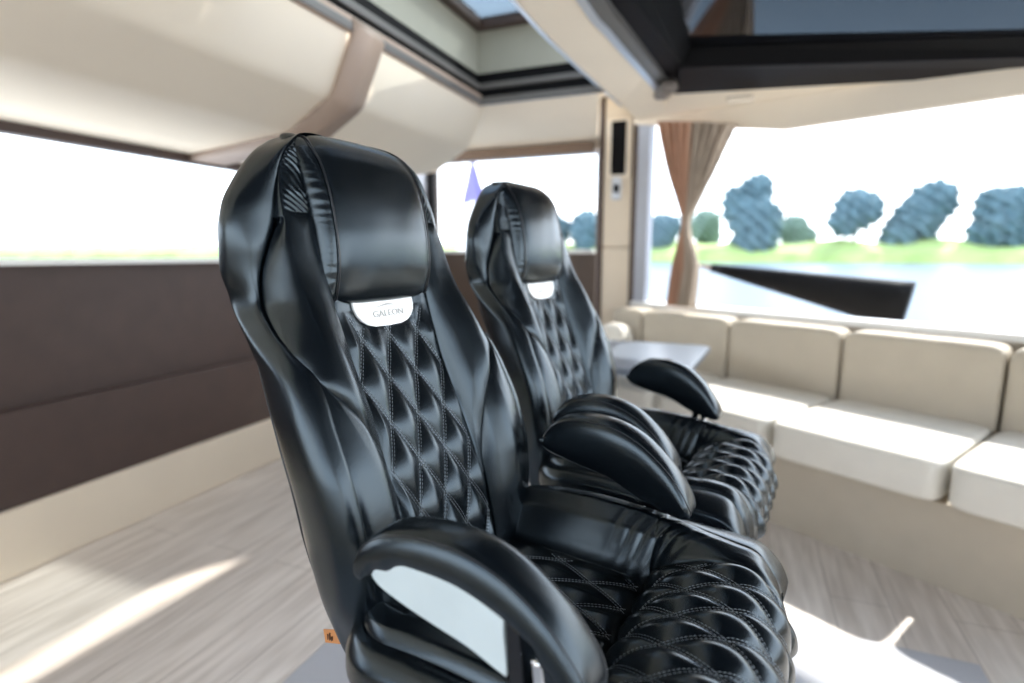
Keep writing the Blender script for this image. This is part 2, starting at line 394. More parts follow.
# cream cove from the hatch to the window head
struct(slab('trim_26', [(-.56, 3.62, Z(.965)), (-.43, 3.68, Z(.975)), (1.4, 3.13, Z(.755)), W(2.4, .05, top(2.4) - .03), W(1.05, .05, top(1.05) - .02), W(-.02, .05, top(0))], .03, M['cream']))
struct(slab('trim_27', [W(-.05, 0, top(-.05) - .03), W(1.05, 0, top(1.05) - .03), W(2.6, 0, top(2.6) - .03), W(2.6, 0, 1.1), W(-.05, 0, 1.1)], .05, M['cream']))
# low wall under the glass with a white sill
struct(slab('wall_right', [W(-.1, -.04, -1.25), W(2.9, -.04, -1.25), W(2.9, -.04, -.37), W(-.1, -.04, -.37)], .05, M['cream_wall']))
struct(slab('trim_28', [W(-.02, .06, -.385), W(2.9, .06, -.385), W(2.9, -.10, -.385), W(-.02, -.10, -.385)], .035, M['white']))
struct(slab('window_5', [W(.06, 0, -.35), W(2.9, 0, -.35), W(2.9, 0, top(2.9)), W(1.05, 0, top(1.05)), W(.06, 0, top(.06))], .008, M['glass']))
struct(slab('trim_29', [W(-.02, .03, -.38), W(.085, .03, -.38), W(.085, .03, top(0)), W(-.02, .03, top(0))], -.06, M['jamb']))

# pillar between the windows
pl = thing('pillar', 'cream pillar between the far window and the curtained window', 'pillar', (-.89, 4.30, 0))
def pbox(n, x0, x1, h0, h1, y0, y1, m, par=pl, b=.006): return box(n, (x0 + .93, y0 - 4.30, Z(h0)), (x1 + .93, y1 - 4.30, Z(h1)), m, par, b)
pbox('upper_panel', -1.025, -.79, .055, 1.14, 4.26, 4.40, M['cream_wall'])
pbox('lower_panel', -1.025, -.79, -1.25, .045, 4.26, 4.40, M['cream_wall'])
pbox('core', -1.03, -.75, -1.25, 1.10, 4.29, 4.39, M['cream_wall'])
pbox('edge_strip', -1.065, -1.025, -1.25, 1.14, 4.25, 4.40, M['dark_wood'])
pbox('edge_strip', -.815, -.715, -1.25, 1.14, 4.245, 4.40, M['brown_dark'])
spk = thing('wall_speaker', 'narrow black speaker panel high on the cream pillar', 'speaker', (-.875, 4.25, Z(.56)))
box('housing', (-.085, -.012, 0), (.085, .008, .42), M['cream'], spk, .006); box('grille', (-.055, -.02, .02), (.055, -.008, .40), M['black'], spk, .004)
sw = thing('wall_switch', 'small chrome and black switch under the speaker panel', 'switch', (-.885, 4.255, Z(.40)))
box('plate', (-.035, -.018, 0), (.035, .004, .17), M['steel'], sw, .008)
box('knob', (-.018, -.045, .05), (.022, -.018, .11), M['black'], sw, .01)
tag(box('ceiling_lamp', (-.13, 3.50, Z(.845)), (.02, 3.60, Z(.875)), M['cream_wall'], None, .013), 'flat oval lamp in the cream cove above the curtain', 'lamp')
cap = box('rail_end', (-.05, -.20, -.035), (.05, .20, .035), M['cap'], None, .033, 4)
cap.location = (-.465, 3.52, Z(.945)); cap.rotation_euler = (.15, 0, .25); tag(cap, 'rounded brown end cap of the overhead rail beside the dark hatch', 'cap')

# ------------------------------------------------------------------ curtain
ct = thing('curtain', 'brown pleated curtain gathered by a tie in the right window', 'curtain', W(.485, .12, -.345))
def curtain_part(name, u0, u1, m):
    nv, nu = 80, 90; V = []
    L = spl([(0, -.115), (.20, -.085), (.35, -.045), (.455, -.02), (.48, -.018), (.53, -.04), (.75, -.155), (1, -.26)])
    Rr = spl([(0, .085), (.15, .105), (.22, .11), (.30, .085), (.455, .03), (.48, .032), (.53, .06), (.75, .19), (1, .31)])
    for j in range(nv):
        v = j / (nv - 1); hgt = v; l, r = float(L(v)), float(Rr(v))
        for i in range(nu):
            u = u0 + (u1 - u0) * i / (nu - 1)
            s = l + (r - l) * u
            amp = .012 + .026 * abs(v - .47)
            dep = 1.3 * amp * (2 * abs(math.sin(u * math.pi * 9 + math.sin(v * 3))) ** .7 - 1) + .006 * math.sin(u * 41 + 1) + .02 * math.sin(math.pi * u)
            p = ux * s + nin * dep; V.append((p.x, p.y, v * (top(.485 + s) + .33)))
    o = link(name, V, grid_faces(nv, nu), m, ct)
    md = o.modifiers.new('cloth', 'SOLIDIFY'); md.thickness = .003
    return o
curtain_part('rust_panel', 0, .52, M['curtain']); curtain_part('taupe_panel', .50, 1, M['curtain_grey'])
a = [(ux * (.03 * math.cos(t)) + nin * (.03 * math.sin(t) + .015)) for t in np.linspace(0, 2 * math.pi, 24)]
tube('tieback', [(p.x, p.y, .585) for p in a], .007, M['curtain_grey'], ct)

# ------------------------------------------------------------------ sofa, sun-patch pillow, table
def cushion(name, s0, s1, q0, q1, h0, h1, m, par, rad=.05, e=11):
    """soft rounded block in window-wall coordinates"""
    cs, cq, ch = (s0+s1)/2, (q0+q1)/2, (h0+h1)/2; a, b, c = (s1-s0)/2, (q1-q0)/2, (h1-h0)/2
    loops = []
    for th in np.linspace(-math.pi/2 + .02, math.pi/2 - .02, 25):
        row = []
        for ph in np.arange(48) * 2 * math.pi / 48:
            k = abs(math.cos(th)) ** (2/e)
            v = P0 + ux * (cs + a * k * sgp(math.cos(ph), 2/12)) + nin * (cq + b * k * sgp(math.sin(ph), 2/12))
            row.append((v.x, v.y, Z(ch + c * sgp(math.sin(th), 2/e))))
        loops.append(row)
    o = loft(name, loops, m)
    if par:
        o.parent = par; o.matrix_parent_inverse = Matrix.Translation(-Vector(par.location))
    return o
sofa = thing('sofa', 'long beige sofa under the right window behind the table', 'sofa', W(1.0, .45, -1.25))
cuts = [-.02, .25, .915, 1.55, 2.2, 2.85]
for a, b in zip(cuts[:-1], cuts[1:]):
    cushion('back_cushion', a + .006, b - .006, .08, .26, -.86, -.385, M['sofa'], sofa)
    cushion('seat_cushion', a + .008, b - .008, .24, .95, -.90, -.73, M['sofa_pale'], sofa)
o = slab('base', [W(-.02, .22, -1.25), W(2.85, .22, -1.25), W(2.85, .84, -1.25), W(-.02, .84, -1.25)], -.33, M['sofa']); o.parent = sofa
o.matrix_parent_inverse = Matrix.Translation(-Vector(sofa.location))
tag(cushion('sun_patch_pillow', -.0, .24, .31, .43, -.722, -.48, M['sofa_pale'], None, e=2.6), 'small white pillow added for a sunlit patch on the sofa behind the table', 'pillow')  # pillow added in place of a bright sunlit patch on the seat

tb = thing('dining_table', 'slate grey table with a cut corner in front of the sofa', 'table', (-.6, 3.0, 0))
slab('tabletop', [(-.95, -.45, Z(-.53)), (.40, -.45, Z(-.53)), (.47, .38, Z(-.53)), (.42, .42, Z(-.53)), (-.95, .42, Z(-.53))], -.035, M['table'], tb, .008)
bm = bmesh.new(); bmesh.ops.create_cone(bm, cap_ends=True, segments=32, radius1=.055, radius2=.045, depth=.66, matrix=Matrix.Translation((-.3, 0, .335)))
bmobj('pedestal', bm, M['steel'], tb, True)
bm = bmesh.new(); bmesh.ops.create_cone(bm, cap_ends=True, segments=40, radius1=.22, radius2=.20, depth=.025, matrix=Matrix.Translation((-.3, 0, .0135)))
bmobj('foot_plate', bm, M['steel'], tb)

# ================================================================== THE HELM CHAIRS   (x forward, y to the chair's left, h above the eye line)
def half(f): return lambda a, h: f(np.abs(a), h)
q = spl([(.22, -.07), (.20, -.065), (.15, -.05), (.10, -.04), (.05, -.03), (0, -.02), (-.06, -.005), (-.12, .010), (-.18, .028), (-.25, .057), (-.32, .088), (-.40, .120), (-.48, .145), (-.55, .158), (-.65, .163)])
qc = spl([(.22, -.006), (-.05, -.014), (-.10, -.014), (-.18, -.010), (-.30, -.006), (-.65, -.004)])
a_o = spl([(.215, .04), (.19, .122), (.174, .142), (.162, .157), (.125, .177), (.088, .186), (.058, .190), (.006, .209), (-.038, .219), (-.07, .223), (-.11, .234), (-.14, .238), (-.176, .229), (-.25, .236), (-.32, .239), (-.40, .238), (-.48, .232), (-.56, .22), (-.64, .19)])
f_o = spl([(.215, -.085), (.20, -.07), (.174, -.054), (.15, -.048), (.10, -.044), (.06, -.042), (.02, -.043), (-.03, -.049), (-.07, -.044), (-.11, -.008), (-.14, .032), (-.176, .075), (-.25, .116), (-.32, .146), (-.40, .165), (-.48, .172), (-.56, .170), (-.64, .16)])
cr_ = spl([(.22, -.075), (.20, -.07), (.15, -.055), (.10, -.038), (.06, -.026), (.02, -.018), (-.03, -.004), (-.07, .016), (-.11, .043), (-.145, .064), (-.176, .080), (-.25, .116), (-.32, .146), (-.40, .168), (-.48, .176), (-.56, .172), (-.64, .165)])
Wd = spl([(.215, .045), (.205, .075), (.188, .128), (.175, .152), (.161, .174), (.144, .192), (.111, .219), (.07, .243), (.03, .251), (-.02, .248), (-.07, .238), (-.11, .247), (-.145, .256), (-.18, .262), (-.25, .272), (-.32, .276), (-.40, .275), (-.48, .268), (-.56, .242), (-.62, .215), (-.645, .19)])
a_r = spl([(.215, .02), (.19, .04), (.165, .09), (.115, .145), (.07, .172), (.03, .182), (-.015, .180), (-.07, .185), (-.145, .212), (-.25, .235), (-.32, .243), (-.40, .243), (-.48, .235), (-.56, .22), (-.62, .20), (-.645, .18)])
f_r = spl([(.215, -.115), (.19, -.122), (.15, -.13), (.10, -.135), (.05, -.137), (0, -.135), (-.07, -.122), (-.145, -.09), (-.18, -.068), (-.25, -.028), (-.32, .006), (-.40, .029), (-.48, .046), (-.56, .064), (-.645, .080)])
def Fs(a, h):
    """front surface of the backrest: piecewise smooth in |a| through centre, quilt edge, crest and outer seam"""
    a = np.abs(a); h = h + 0 * a
    k = [0, .06, .12, .155, .19]
    Q = q(h); c = cr_(h); ao = a_o(h); fo = f_o(h)
    ys = [Q + qc(h), Q + qc(h) * .75, Q, Q * .42 + c * .58 + .002, c]
    res = np.zeros_like(a)
    xs = [np.full_like(a, v) for v in k] + [np.maximum(ao, .196)]; ys = ys + [fo]
    sl_ = [(ys[i+1] - ys[i]) / (xs[i+1] - xs[i]) for i in range(5)]
    mm = [np.zeros_like(a)] + [np.where(sl_[i] * sl_[i+1] > 0, 2 * sl_[i] * sl_[i+1] / (sl_[i] + sl_[i+1] + 1e-9), 0) for i in range(4)] + [sl_[4]]
    for i in range(5):
        dx = xs[i+1] - xs[i]; t = np.clip((a - xs[i]) / dx, 0, 1)
        v = (2*t**3-3*t**2+1)*ys[i] + (t**3-2*t**2+t)*dx*mm[i] + (-2*t**3+3*t**2)*ys[i+1] + (t**3-t**2)*dx*mm[i+1]
        s = (a >= xs[i]) if i else np.full(a.shape, True); res = np.where(s, v, res)
    return res
def usamp(n, k=.5):
    x = np.linspace(0, 1, n); return (1 - k) * x + k * (1 - np.cos(np.pi * x)) / 2
def puffed(d, p, r, g=.003): return (p + g) * (1 - np.exp(-np.maximum(d, 0) / r)) - g
def back_panel(name, aL, aR, h1, h0, nu, nv, sign, m, parent, p, r, extra=None, top_d=True, bot_d=True):
    hv = h1 + (h0 - h1) * usamp(nv, .3); u = usamp(nu)
    A = np.array([aL(h) + (aR(h) - aL(h)) * u for h in hv]); Hh = np.repeat(hv[:, None], nu, 1)
    dl = np.array([(aR(h) - aL(h)) for h in hv])[:, None] * np.minimum(u, 1 - u)[None, :]
    d = dl
    if top_d: d = np.minimum(d, h1 - Hh)
    if bot_d: d = np.minimum(d, Hh - h0)
    disp = puffed(d, p, r)
    if extra is not None: disp = disp + extra(A, Hh, d)
    P = np.stack([Fs(A, Hh), A * sign, Z(Hh)], 2)
    return sheet(name, P, disp, m, parent, (1, 0, 0))
wob = lambda A, B, s, k: sum(np.sin(A * (k * (1 + .37 * i)) + B * k * (.6 - .41 * i) + s + i * 1.7) for i in range(4)) / 4
scurve = spl([(-.17, .229), (-.178, .228), (-.19, .222), (-.22, .198), (-.265, .169), (-.32, .146), (-.37, .133), (-.42, .1255), (-.66, .122)])
inner = spl([(.25, .128), (.05, .130), (-.05, .122), (-.075, .1205), (-.66, .1205)])
def outer_up(h): return float(a_o(h)) if h > -.174 else float(scurve(h))

# diamond quilting
def lattice(u, v):
    s = np.sin(np.pi * (u + v)); t = np.sin(np.pi * (u - v)); return np.abs(s), np.abs(t)
def quilt(u, v, amp, edge):
    s, t = lattice(u, v); return amp * ((s ** .75) * (t ** .75)) * edge
def stitches(name, surf, u_of, v_of, la, lb, box_, parent, gap=.0028, length=.0046, pitch=.0062, r=.00075, keep=None):
    """two rows of thread dashes along every diagonal; la, lb are the lattice periods; surf(x, y) -> point on the quilted surface"""
    x0, x1, y0, y1 = box_; V = []; F = []
    for fam in (1, -1):
        # line: u + fam*v = n,  u=(x-ou)/la, v=(y-ov)/lb
        dirv = np.array([la, -fam * lb]); L = np.linalg.norm(dirv); dirv = dirv / L; nrm = np.array([-dirv[1], dirv[0]])
        us = [u_of(x) + fam * v_of(y) for x in (x0, x1) for y in (y0, y1)]
        for n in range(math.floor(min(us)), math.ceil(max(us)) + 1):
            # start point where v=0
            ou = -u_of(0) * la; ov = -v_of(0) * lb
            base = np.array([ou + n * la, ov])
            for t in np.arange(-1.2, 1.2, pitch):
                for sg in (-1, 1):
                    c = base + dirv * t + nrm * gap * sg
                    if not (x0 + .004 < c[0] < x1 - .004 and y0 + .004 < c[1] < y1 - .004): continue
                    if keep and not keep(c): continue
                    e0, e1 = c - dirv * length / 2, c + dirv * length / 2
                    p0, nn = surf(*e0); p1, _ = surf(*e1); pm, _ = surf(*c)
                    ax = p1 - p0; l = np.linalg.norm(ax)
                    if l < 1e-6: continue
                    ax /= l; sd_ = np.cross(nn, ax); k = len(V)
                    for p, rr in ((p0, .4), (pm + nn * r * .7, 1), (p1, .4)):
                        for an in (0, 1, 2, 3):
                            V.append(p + nn * r * .4 + (nn * math.sin(an * math.pi / 2) + sd_ * math.cos(an * math.pi / 2)) * r * rr)
                    for j in (0, 4):
                        for an in range(4): F.append((k + j + an, k + j + (an + 1) % 4, k + j + 4 + (an + 1) % 4, k + j + 4 + an))
    return link(name, V, F, M['thread'], parent)

def build_chair(label):
    root = thing('helm_chair', label, 'chair', group=None)
    LT = M['leather']
    # ---- moulded outer shell of the backrest
    loops = []
    hv = np.r_[np.linspace(.190, -.60, 100), np.linspace(-.607, -.642, 8)]
    for h in hv:
        ao, fo, wd, ar, fr = [float(g(h)) for g in (a_o, f_o, Wd, a_r, f_r)]
        fm = fo - .045
        if fm < fr + .02: fm = .5 * (fo + fr)
        half_ = [(ao - .006, fo - .014), (ao, fo - .003), (ao + .5 * (wd - ao), fo - .003 - .10 * (wd - ao)), (wd - .002, fo - .6 * (fo - fm)), (wd, fm - .01),
                 (.5 * (wd + ar) + .010, .5 * (fm + fr)), (ar + .004, fr + .016), (ar - .022, fr - .001), (ar * .5, fr - .006), (0, fr - .008)]
        c = catmull(half_, 5)
        fa = np.linspace(-(ao - .012), ao - .012, 11); ff = Fs(fa, np.full(11, h)) - .022
        k = 1
        if h < -.60: k = 1 - .10 * ((-.60 - h) / .042) ** 2
        lp = [(y, x * k) for x, y in c] + [(y, -x * k) for x, y in c[::-1][1:]] + [(y, x * k) for x, y in zip(fa, ff)]
        loops.append([(f, a, Z(h)) for f, a in lp])
    cen = np.mean(loops[0], 0)
    crown_ = [[tuple(cen + (np.array(p) - cen) * np.array((k, k, 0)) + np.array((0, 0, dz + (p[2] - cen[2])))) for p in loops[0]] for k, dz in ((.25, .0125), (.5, .0115), (.70, .0095), (.84, .0065), (.94, .003))]
    loops = crown_ + loops
    shell = loft('backrest_shell', loops, LT, root)
    for s in (-1, 1):
        hh = np.linspace(.16, -.60, 90)
        tube('piping', [(float(f_r(h)) + .012, s * (float(a_r(h)) + .0045), Z(h)) for h in hh], .0022, M['piping'], shell, 6)
    # ---- padded panels
    for s in (-1, 1):
        pk = lambda A, Hh, d: .0012 * wob(A, Hh, 2.1 * s, 60) * np.exp(-((Hh + .06) / .05) ** 2) + .0006 * wob(A, Hh, s, 45)
        back_panel('shoulder_bolster', lambda h: float(inner(h)), outer_up, .070, -.43, 44, 200, s, LT, root, .009, .012, pk)
        wr = lambda A, Hh, d: -.012 * np.clip((.064 - Hh) / .012, 0, 1) + np.minimum(1, d / .010) * (.0014 * np.sin(2 * np.pi * (Hh * 70 - (A - .16) * 75 + .30 * np.sin(Hh * 80))) * (.6 + .4 * np.sin(Hh * 90 + 1)) + .0008 * wob(A, Hh, 4, 260))
        back_panel('wing_gather', lambda h: float(inner(h)), lambda h: float(a_o(h)), .184, .020, 60, 160, s, LT, root, .004, .008, wr, bot_d=False)
        back_panel('side_bolster', lambda h: float(scurve(h)), lambda h: float(a_o(h)), -.176, -.60, 40, 150, s, LT, root, .006, .012,
                   lambda A, Hh, d: .0007 * wob(A, Hh, 3 * s, 50))
    # ---- diamond-quilted centre of the backrest
    u_of = lambda a: a / .074; v_of = lambda h: (h + .283) / .14
    def qd(A, Hh):
        e = np.clip((.1195 - np.abs(A)) / .016, 0, 1) ** .6 * np.clip((Hh - -.60) / .02, 0, 1)
        top_ = np.clip((-.095 - Hh - .025 * (np.abs(A) < .08)) / .06, .0, 1) ** .8
        return quilt(u_of(A), v_of(Hh), .0125, e * top_) - .004 * (1 - e) + .0016 * wob(A, Hh, 1, 120) * np.exp(-((Hh + .12) / .035) ** 2)
    nu, nv = 130, 290
    hv = np.linspace(-.066, -.60, nv); av = np.linspace(-.1195, .1195, nu)
    A, Hh = np.meshgrid(av, hv); P = np.stack([Fs(A, Hh), A, Z(Hh)], 2)
    qp = sheet('quilted_back', P, qd(A, Hh), LT, root, (1, 0, 0), .012)
    def bs(a, h):
        a_ = np.array([a, a + 1e-3, a]); h_ = np.array([h, h, h + 1e-3]); f = Fs(a_, h_)
        n = np.array([1, -(f[1] - f[0]) / 1e-3, -(f[2] - f[0]) / 1e-3]); n /= np.linalg.norm(n)
        p = np.array([f[0], a, Z(h)]) + n * float(qd(np.array([a]), np.array([h]))[0]); return p, n
    stitches('stitching', bs, u_of, v_of, .074, .14, (-.116, .116, -.54, -.10), qp, keep=lambda c: not (abs(c[0]) < .085 and c[1] > -.128))
    # ---- headrest
    path = resample(catmull([(-.035, -.073), (-.018, -.0785), (-.004, -.075), (.003, -.061), (.008, -.040), (.011, -.015), (.010, .02), (.006, .05), (-.003, .095), (-.018, .138),
                             (-.034, .163), (-.050, .180), (-.068, .190), (-.086, .192), (-.100, .186), (-.108, .176)], 10), 150)
    cw = np.interp(np.linspace(0, 1, 150), [0, .2, .78, 1], [.1165, .117, .117, .098])
    nu = 60; u = usamp(nu) * 2 - 1
    P = np.stack([np.repeat(path[:, :1], nu, 1), cw[:, None] * u[None, :], Z(np.repeat(path[:, 1:], nu, 1))], 2)
    dd = cw[:, None] * (1 - np.abs(u))[None, :]
    crown = .009 * (1 - u[None, :] ** 2) * np.sin(np.linspace(.2, math.pi * .95, 150))[:, None]
    hr = sheet('headrest', P, puffed(dd, .004, .010) + crown + .0006 * wob(P[..., 1], P[..., 2], 0, 40), LT, root, (1, 0, .3), .012)
    for s in (-1, 1):
        k = 22; V = []
        back = np.stack([np.interp(path[:, 1], [-.09, -.05, 0, .05, .10, .15, .185, .201], [-.010, -.022, -.034, -.044, -.054, -.068, -.090, -.105]), path[:, 1] * .985], 1)
        G = np.zeros((150, k, 3))
        for i in range(k):
            t = i / (k - 1)
            fh = path * (1 - t) + np.minimum(path, back) * t if False else path * (1 - t) + np.stack([np.minimum(path[:, 0] - .004, back[:, 0]), back[:, 1]], 1) * t
            G[:, i, 0] = fh[:, 0]; G[:, i, 2] = Z(fh[:, 1]); G[:, i, 1] = s * (cw + .020 * math.sin(t * math.pi * .62) ** .8)
        dist = np.minimum(np.linspace(0, 1, k), 1)[None, :] * .05 + np.zeros((150, 1))
        wv = .00045 * (np.sin(np.linspace(0, 190, 150) + 4 * np.sin(np.linspace(0, 17, 150))) * np.sin(np.linspace(.3, 8, 150)) ** 2)[:, None] * np.exp(-((np.linspace(0, 1, k) - .2) / .3) ** 2)[None, :]
        sheet('headrest_side', G, puffed(dist, .004, .008) + wv, LT, hr, (0, s, 0), .0)
        edge = [(p[0] + .0005, s * (c + .0005), Z(p[1])) for p, c in zip(path, cw)]
        tube('seam', edge, .0016, M['piping'], hr, 6)
    # ---- badge with its lettering
    def on(a, h, o): return (float(Fs(np.array([a]), np.array([h]))[0]) + o, a, Z(h))
    half_b = [(.079, -.070), (.079, -.093), (.075, -.105), (.066, -.115), (.052, -.123), (.034, -.127), (0, -.128)]
    outl = half_b + [(-x, h) for x, h in half_b[::-1][1:]]
    slope = (float(Fs(np.array([0.]), np.array([-.07]))[0]) - float(Fs(np.array([0.]), np.array([-.125]))[0])) / .055
    fb = float(Fs(np.array([0.]), np.array([-.095]))[0]) + .0075
    pf = lambda h: fb + slope * (h + .095)
    bm = bmesh.new(); fr_ = [bm.verts.new((pf(h) + .002, a, Z(h))) for a, h in outl]; bk = [bm.verts.new((pf(h) - .004, a, Z(h))) for a, h in outl]
    bm.faces.new(fr_); bm.faces.new(bk[::-1]); k = len(outl)
    for i in range(k): bm.faces.new((fr_[i], bk[i], bk[(i+1) % k], fr_[(i+1) % k]))
    bmesh.ops.bevel(bm, geom=[e for e in bm.edges if all(v in fr_ for v in e.verts)], offset=.0012, segments=2, affect='EDGES')
    bd = bmobj('badge', bm, M['badge'], root); bd['label'] = 'white half-moon badge'
    yv = Vector((0, 1, 0)); zv = Vector((slope, 0, 1)).normalized(); xv = yv.cross(zv)
    mw = Matrix(((yv.x, zv.x, xv.x, pf(-.106) + .0024), (yv.y, zv.y, xv.y, .004), (yv.z, zv.z, xv.z, Z(-.106)), (0, 0, 0, 1)))
    text_mesh('lettering', 'GALEON', .0165, M['logo'], bd, mw @ Matrix.Diagonal((1.25, 1, 1, 1)))
    t = np.linspace(0, 1, 24); cl = np.stack([-.004 + .030 * (2 * t - 1), -.0915 + .0016 * np.sin((t - .4) * 2 * math.pi)], 1); th = .0014 * np.sin(math.pi * t ** 1.4) ** 1.2 + .0001
    V = [(pf(h + s * w_) + .0027, a, Z(h + s * w_)) for (a, h), w_ in zip(cl, th) for s in (-1, 1)]
    link('swoosh', V, [(2*i, 2*i+1, 2*i+3, 2*i+2) for i in range(23)], M['logo'], bd, smooth=False)
    # ---- tan tag sewn into the rear edge
    tg = slab('tag', [(.082, -.205, Z(-.582)), (.038, -.214, Z(-.590)), (.041, -.214, Z(-.612)), (.086, -.205, Z(-.606))], .0015, M['tan'], root); tg['label'] = 'tan leather tag'
    bm = bmesh.new()
    for i, (df, l) in enumerate(((.0, .009), (.004, .012), (.008, .007))): add_box(bm, (.046 + df, -.2155, Z(-.605)), (.0474 + df, -.2105, Z(-.605 + l)))
    bmobj('print', bm, M['ink'], tg)

    # ---- seat: centre path (c) and bolster crest path (b), matched row by row
    cpath = [(.075, -.572), (.15, -.578), (.20, -.582), (.30, -.588), (.40, -.594), (.443, -.601), (.4535, -.605), (.462, -.588), (.488, -.552), (.53, -.531), (.585, -.518), (.632, -.523), (.668, -.553), (.684, -.59), (.688, -.615), (.684, -.640)]
    bpath = [(.075, -.535), (.15, -.503), (.20, -.495), (.30, -.489), (.40, -.493), (.443, -.498), (.4535, -.499), (.462, -.4995), (.488, -.5005), (.53, -.503), (.585, -.508), (.628, -.519), (.655, -.554), (.668, -.59), (.671, -.615), (.670, -.640)]
    Cp, Bp = catmull(cpath, 14), catmull(bpath, 14); NR = len(Cp); iv = 6 * 14        # iv: row of the crease
    def seat_pt(c, b, a):
        a = np.abs(a)
        w_ = np.interp(a, [0, .150, .166, .185, .205, .235, .262, .278], [0, 0, .05, .38, .78, 1.0, .98, .86])
        for _ in range(1): pass
        return c * (1 - w_)[..., None] + b * w_[..., None]
    def seat_grid(rows, av):
        c = Cp[rows][:, None, :]; b = Bp[rows][:, None, :]; A = np.repeat(av[None, :], len(rows), 0)
        fh = seat_pt(c, b, A); return np.stack([fh[..., 0], A, Z(fh[..., 1])], 2), A
    cum = np.r_[0, np.cumsum(np.linalg.norm(np.diff(Cp, axis=0), axis=1))]
    def dense(rows, n):
        # resample the matched rows evenly along the centre path
        t = np.linspace(rows[0], rows[-1], n); return t
    def osc(f): t_ = np.clip((f - .42) / .18, 0, 1); return 1 - .17 * t_ * t_ * (3 - 2 * t_)
    def corner(f): return .55 + .45 * np.sqrt(np.clip(1 - (np.clip(.225 - f, 0, .1049) / .105) ** 2, 0, 1))
    def seat_grid_f(t, av):
        i = np.clip(t.astype(int), 0, NR - 2); fr2 = (t - i)[:, None]
        c = Cp[i] * (1 - fr2) + Cp[i+1] * fr2; b = Bp[i] * (1 - fr2) + Bp[i+1] * fr2
        A = np.repeat(av[None, :], len(t), 0); fh = seat_pt(c[:, None, :], b[:, None, :], A)
        k_ = np.where(np.abs(A) > .166, (.166 + (np.abs(A) - .166) * (.278 * corner(fh[..., 0]) * osc(fh[..., 0]) - .166) / .112) / np.maximum(np.abs(A), 1e-6), 1)
        return np.stack([fh[..., 0], A * k_, Z(fh[..., 1])], 2), A
    def arc(t): i = np.clip(np.asarray(t).astype(int), 0, NR - 2); return cum[i] + (cum[i+1] - cum[i]) * (t - i)
    for nm, r0, r1, org, n, amp in (('seat_cushion', 0, iv - 1, None, 200, .0105), ('thigh_cushion', iv + 1, NR - 1, None, 200, .0135)):
        s_all = np.linspace(arc(np.array(float(r0))), arc(np.array(float(r1))), n)
        t = np.interp(s_all, cum, np.arange(NR)); av = np.linspace(-.1685, .1685, 170)
        P, A = seat_grid_f(t, av)
        # arc length measured from the crease
        S = (s_all - cum[iv])[:, None] + 0 * A
        if nm == 'seat_cushion': uo = lambda a: a / .074; vo = lambda s: (s + .168) / .148
        else: uo = lambda a: a / .071; vo = lambda s: (s - .118) / .148
        smin, smax = float(S.min()), float(S.max())
        def sd2(a, s, uo=uo, vo=vo, amp=amp, smin=smin, smax=smax, nm=nm):
            e = np.clip((.166 - np.abs(a)) / .016, 0, 1) ** .6 * np.clip((s - smin) / .02, 0, 1) ** .6 * np.clip((smax - s) / .02, 0, 1) ** .6
            return quilt(uo(a), vo(s), amp, e) - .003 * (1 - e) + .0007 * wob(a, s, 3, 70)
        pn = sheet(nm, P, sd2(A, S), LT, root, (.3, 0, 1), .03)
        nr = grid_normals(P, (.3, 0, 1))
        def ss(a, s, P=P, nr=nr, s_all=s_all, av=av, sd2=sd2, off=cum[iv]):
            j = np.interp(s + off, s_all, np.arange(len(s_all))); i = np.interp(a, av, np.arange(len(av)))
            j0, i0 = min(int(j), len(s_all) - 2), min(int(i), len(av) - 2); fj, fi = j - j0, i - i0
            b = lambda G: (G[j0, i0] * (1-fj) * (1-fi) + G[j0+1, i0] * fj * (1-fi) + G[j0, i0+1] * (1-fj) * fi + G[j0+1, i0+1] * fj * fi)
            nn = b(nr); nn = nn / np.linalg.norm(nn); return b(P) + nn * float(sd2(np.array(a), np.array(s))), nn
        pa, pb = (.074, .148) if nm == 'seat_cushion' else (.071, .148)
        stitches('stitching', ss, uo, vo, pa, pb, (-.160, .160, smin + .01, min(smax - .01, .30)), pn)
    for s in (-1, 1):
        n = 200; t = np.linspace(0, NR - 1, n); t = np.interp(np.linspace(0, cum[-1], n), cum, np.arange(NR))
        av = s * (.166 + (.278 - .166) * usamp(50)); P, A = seat_grid_f(t, av)
        d = np.minimum(np.abs(np.abs(A) - .166), np.abs(.278 - np.abs(A)))
        F_ = P[..., 0]; cx = np.abs(A)
        fold = 0
        for f0, sl2, amp, wd in ((.40, .55, .0030, .006), (.425, .62, .0036, .0055), (.452, .7, .0042, .006), (.478, .8, .0034, .006), (.37, .5, .0020, .006), (.505, .9, .0018, .007)):
            fold = fold - .7 * amp * np.exp(-((F_ - f0 - sl2 * (cx - .19)) / wd) ** 2) * np.exp(-((cx - .205) / .035) ** 2)
        sheet('seat_bolster', P, puffed(d, .006, .012) + fold + .0008 * wob(A, F_, s, 60), LT, root, (.2, 0, 1), .03)
        # side boxing below the bolster seam
        tb_ = np.r_[np.linspace(0, NR - 1, 90)]; i = np.clip(tb_.astype(int), 0, NR - 2); fr2 = (tb_ - i)[:, None]
        b = Bp[i] * (1 - fr2) + Bp[i+1] * fr2; c = Cp[i] * (1 - fr2) + Cp[i+1] * fr2; o_ = c * .14 + b * .86
        k = 26; G = np.zeros((90 + 10, k, 3)); tt = np.linspace(0, 1, k)
        prof_a = np.interp(tt, [0, .12, .30, .55, .85, 1], [.278, .294, .306, .307, .298, .275])
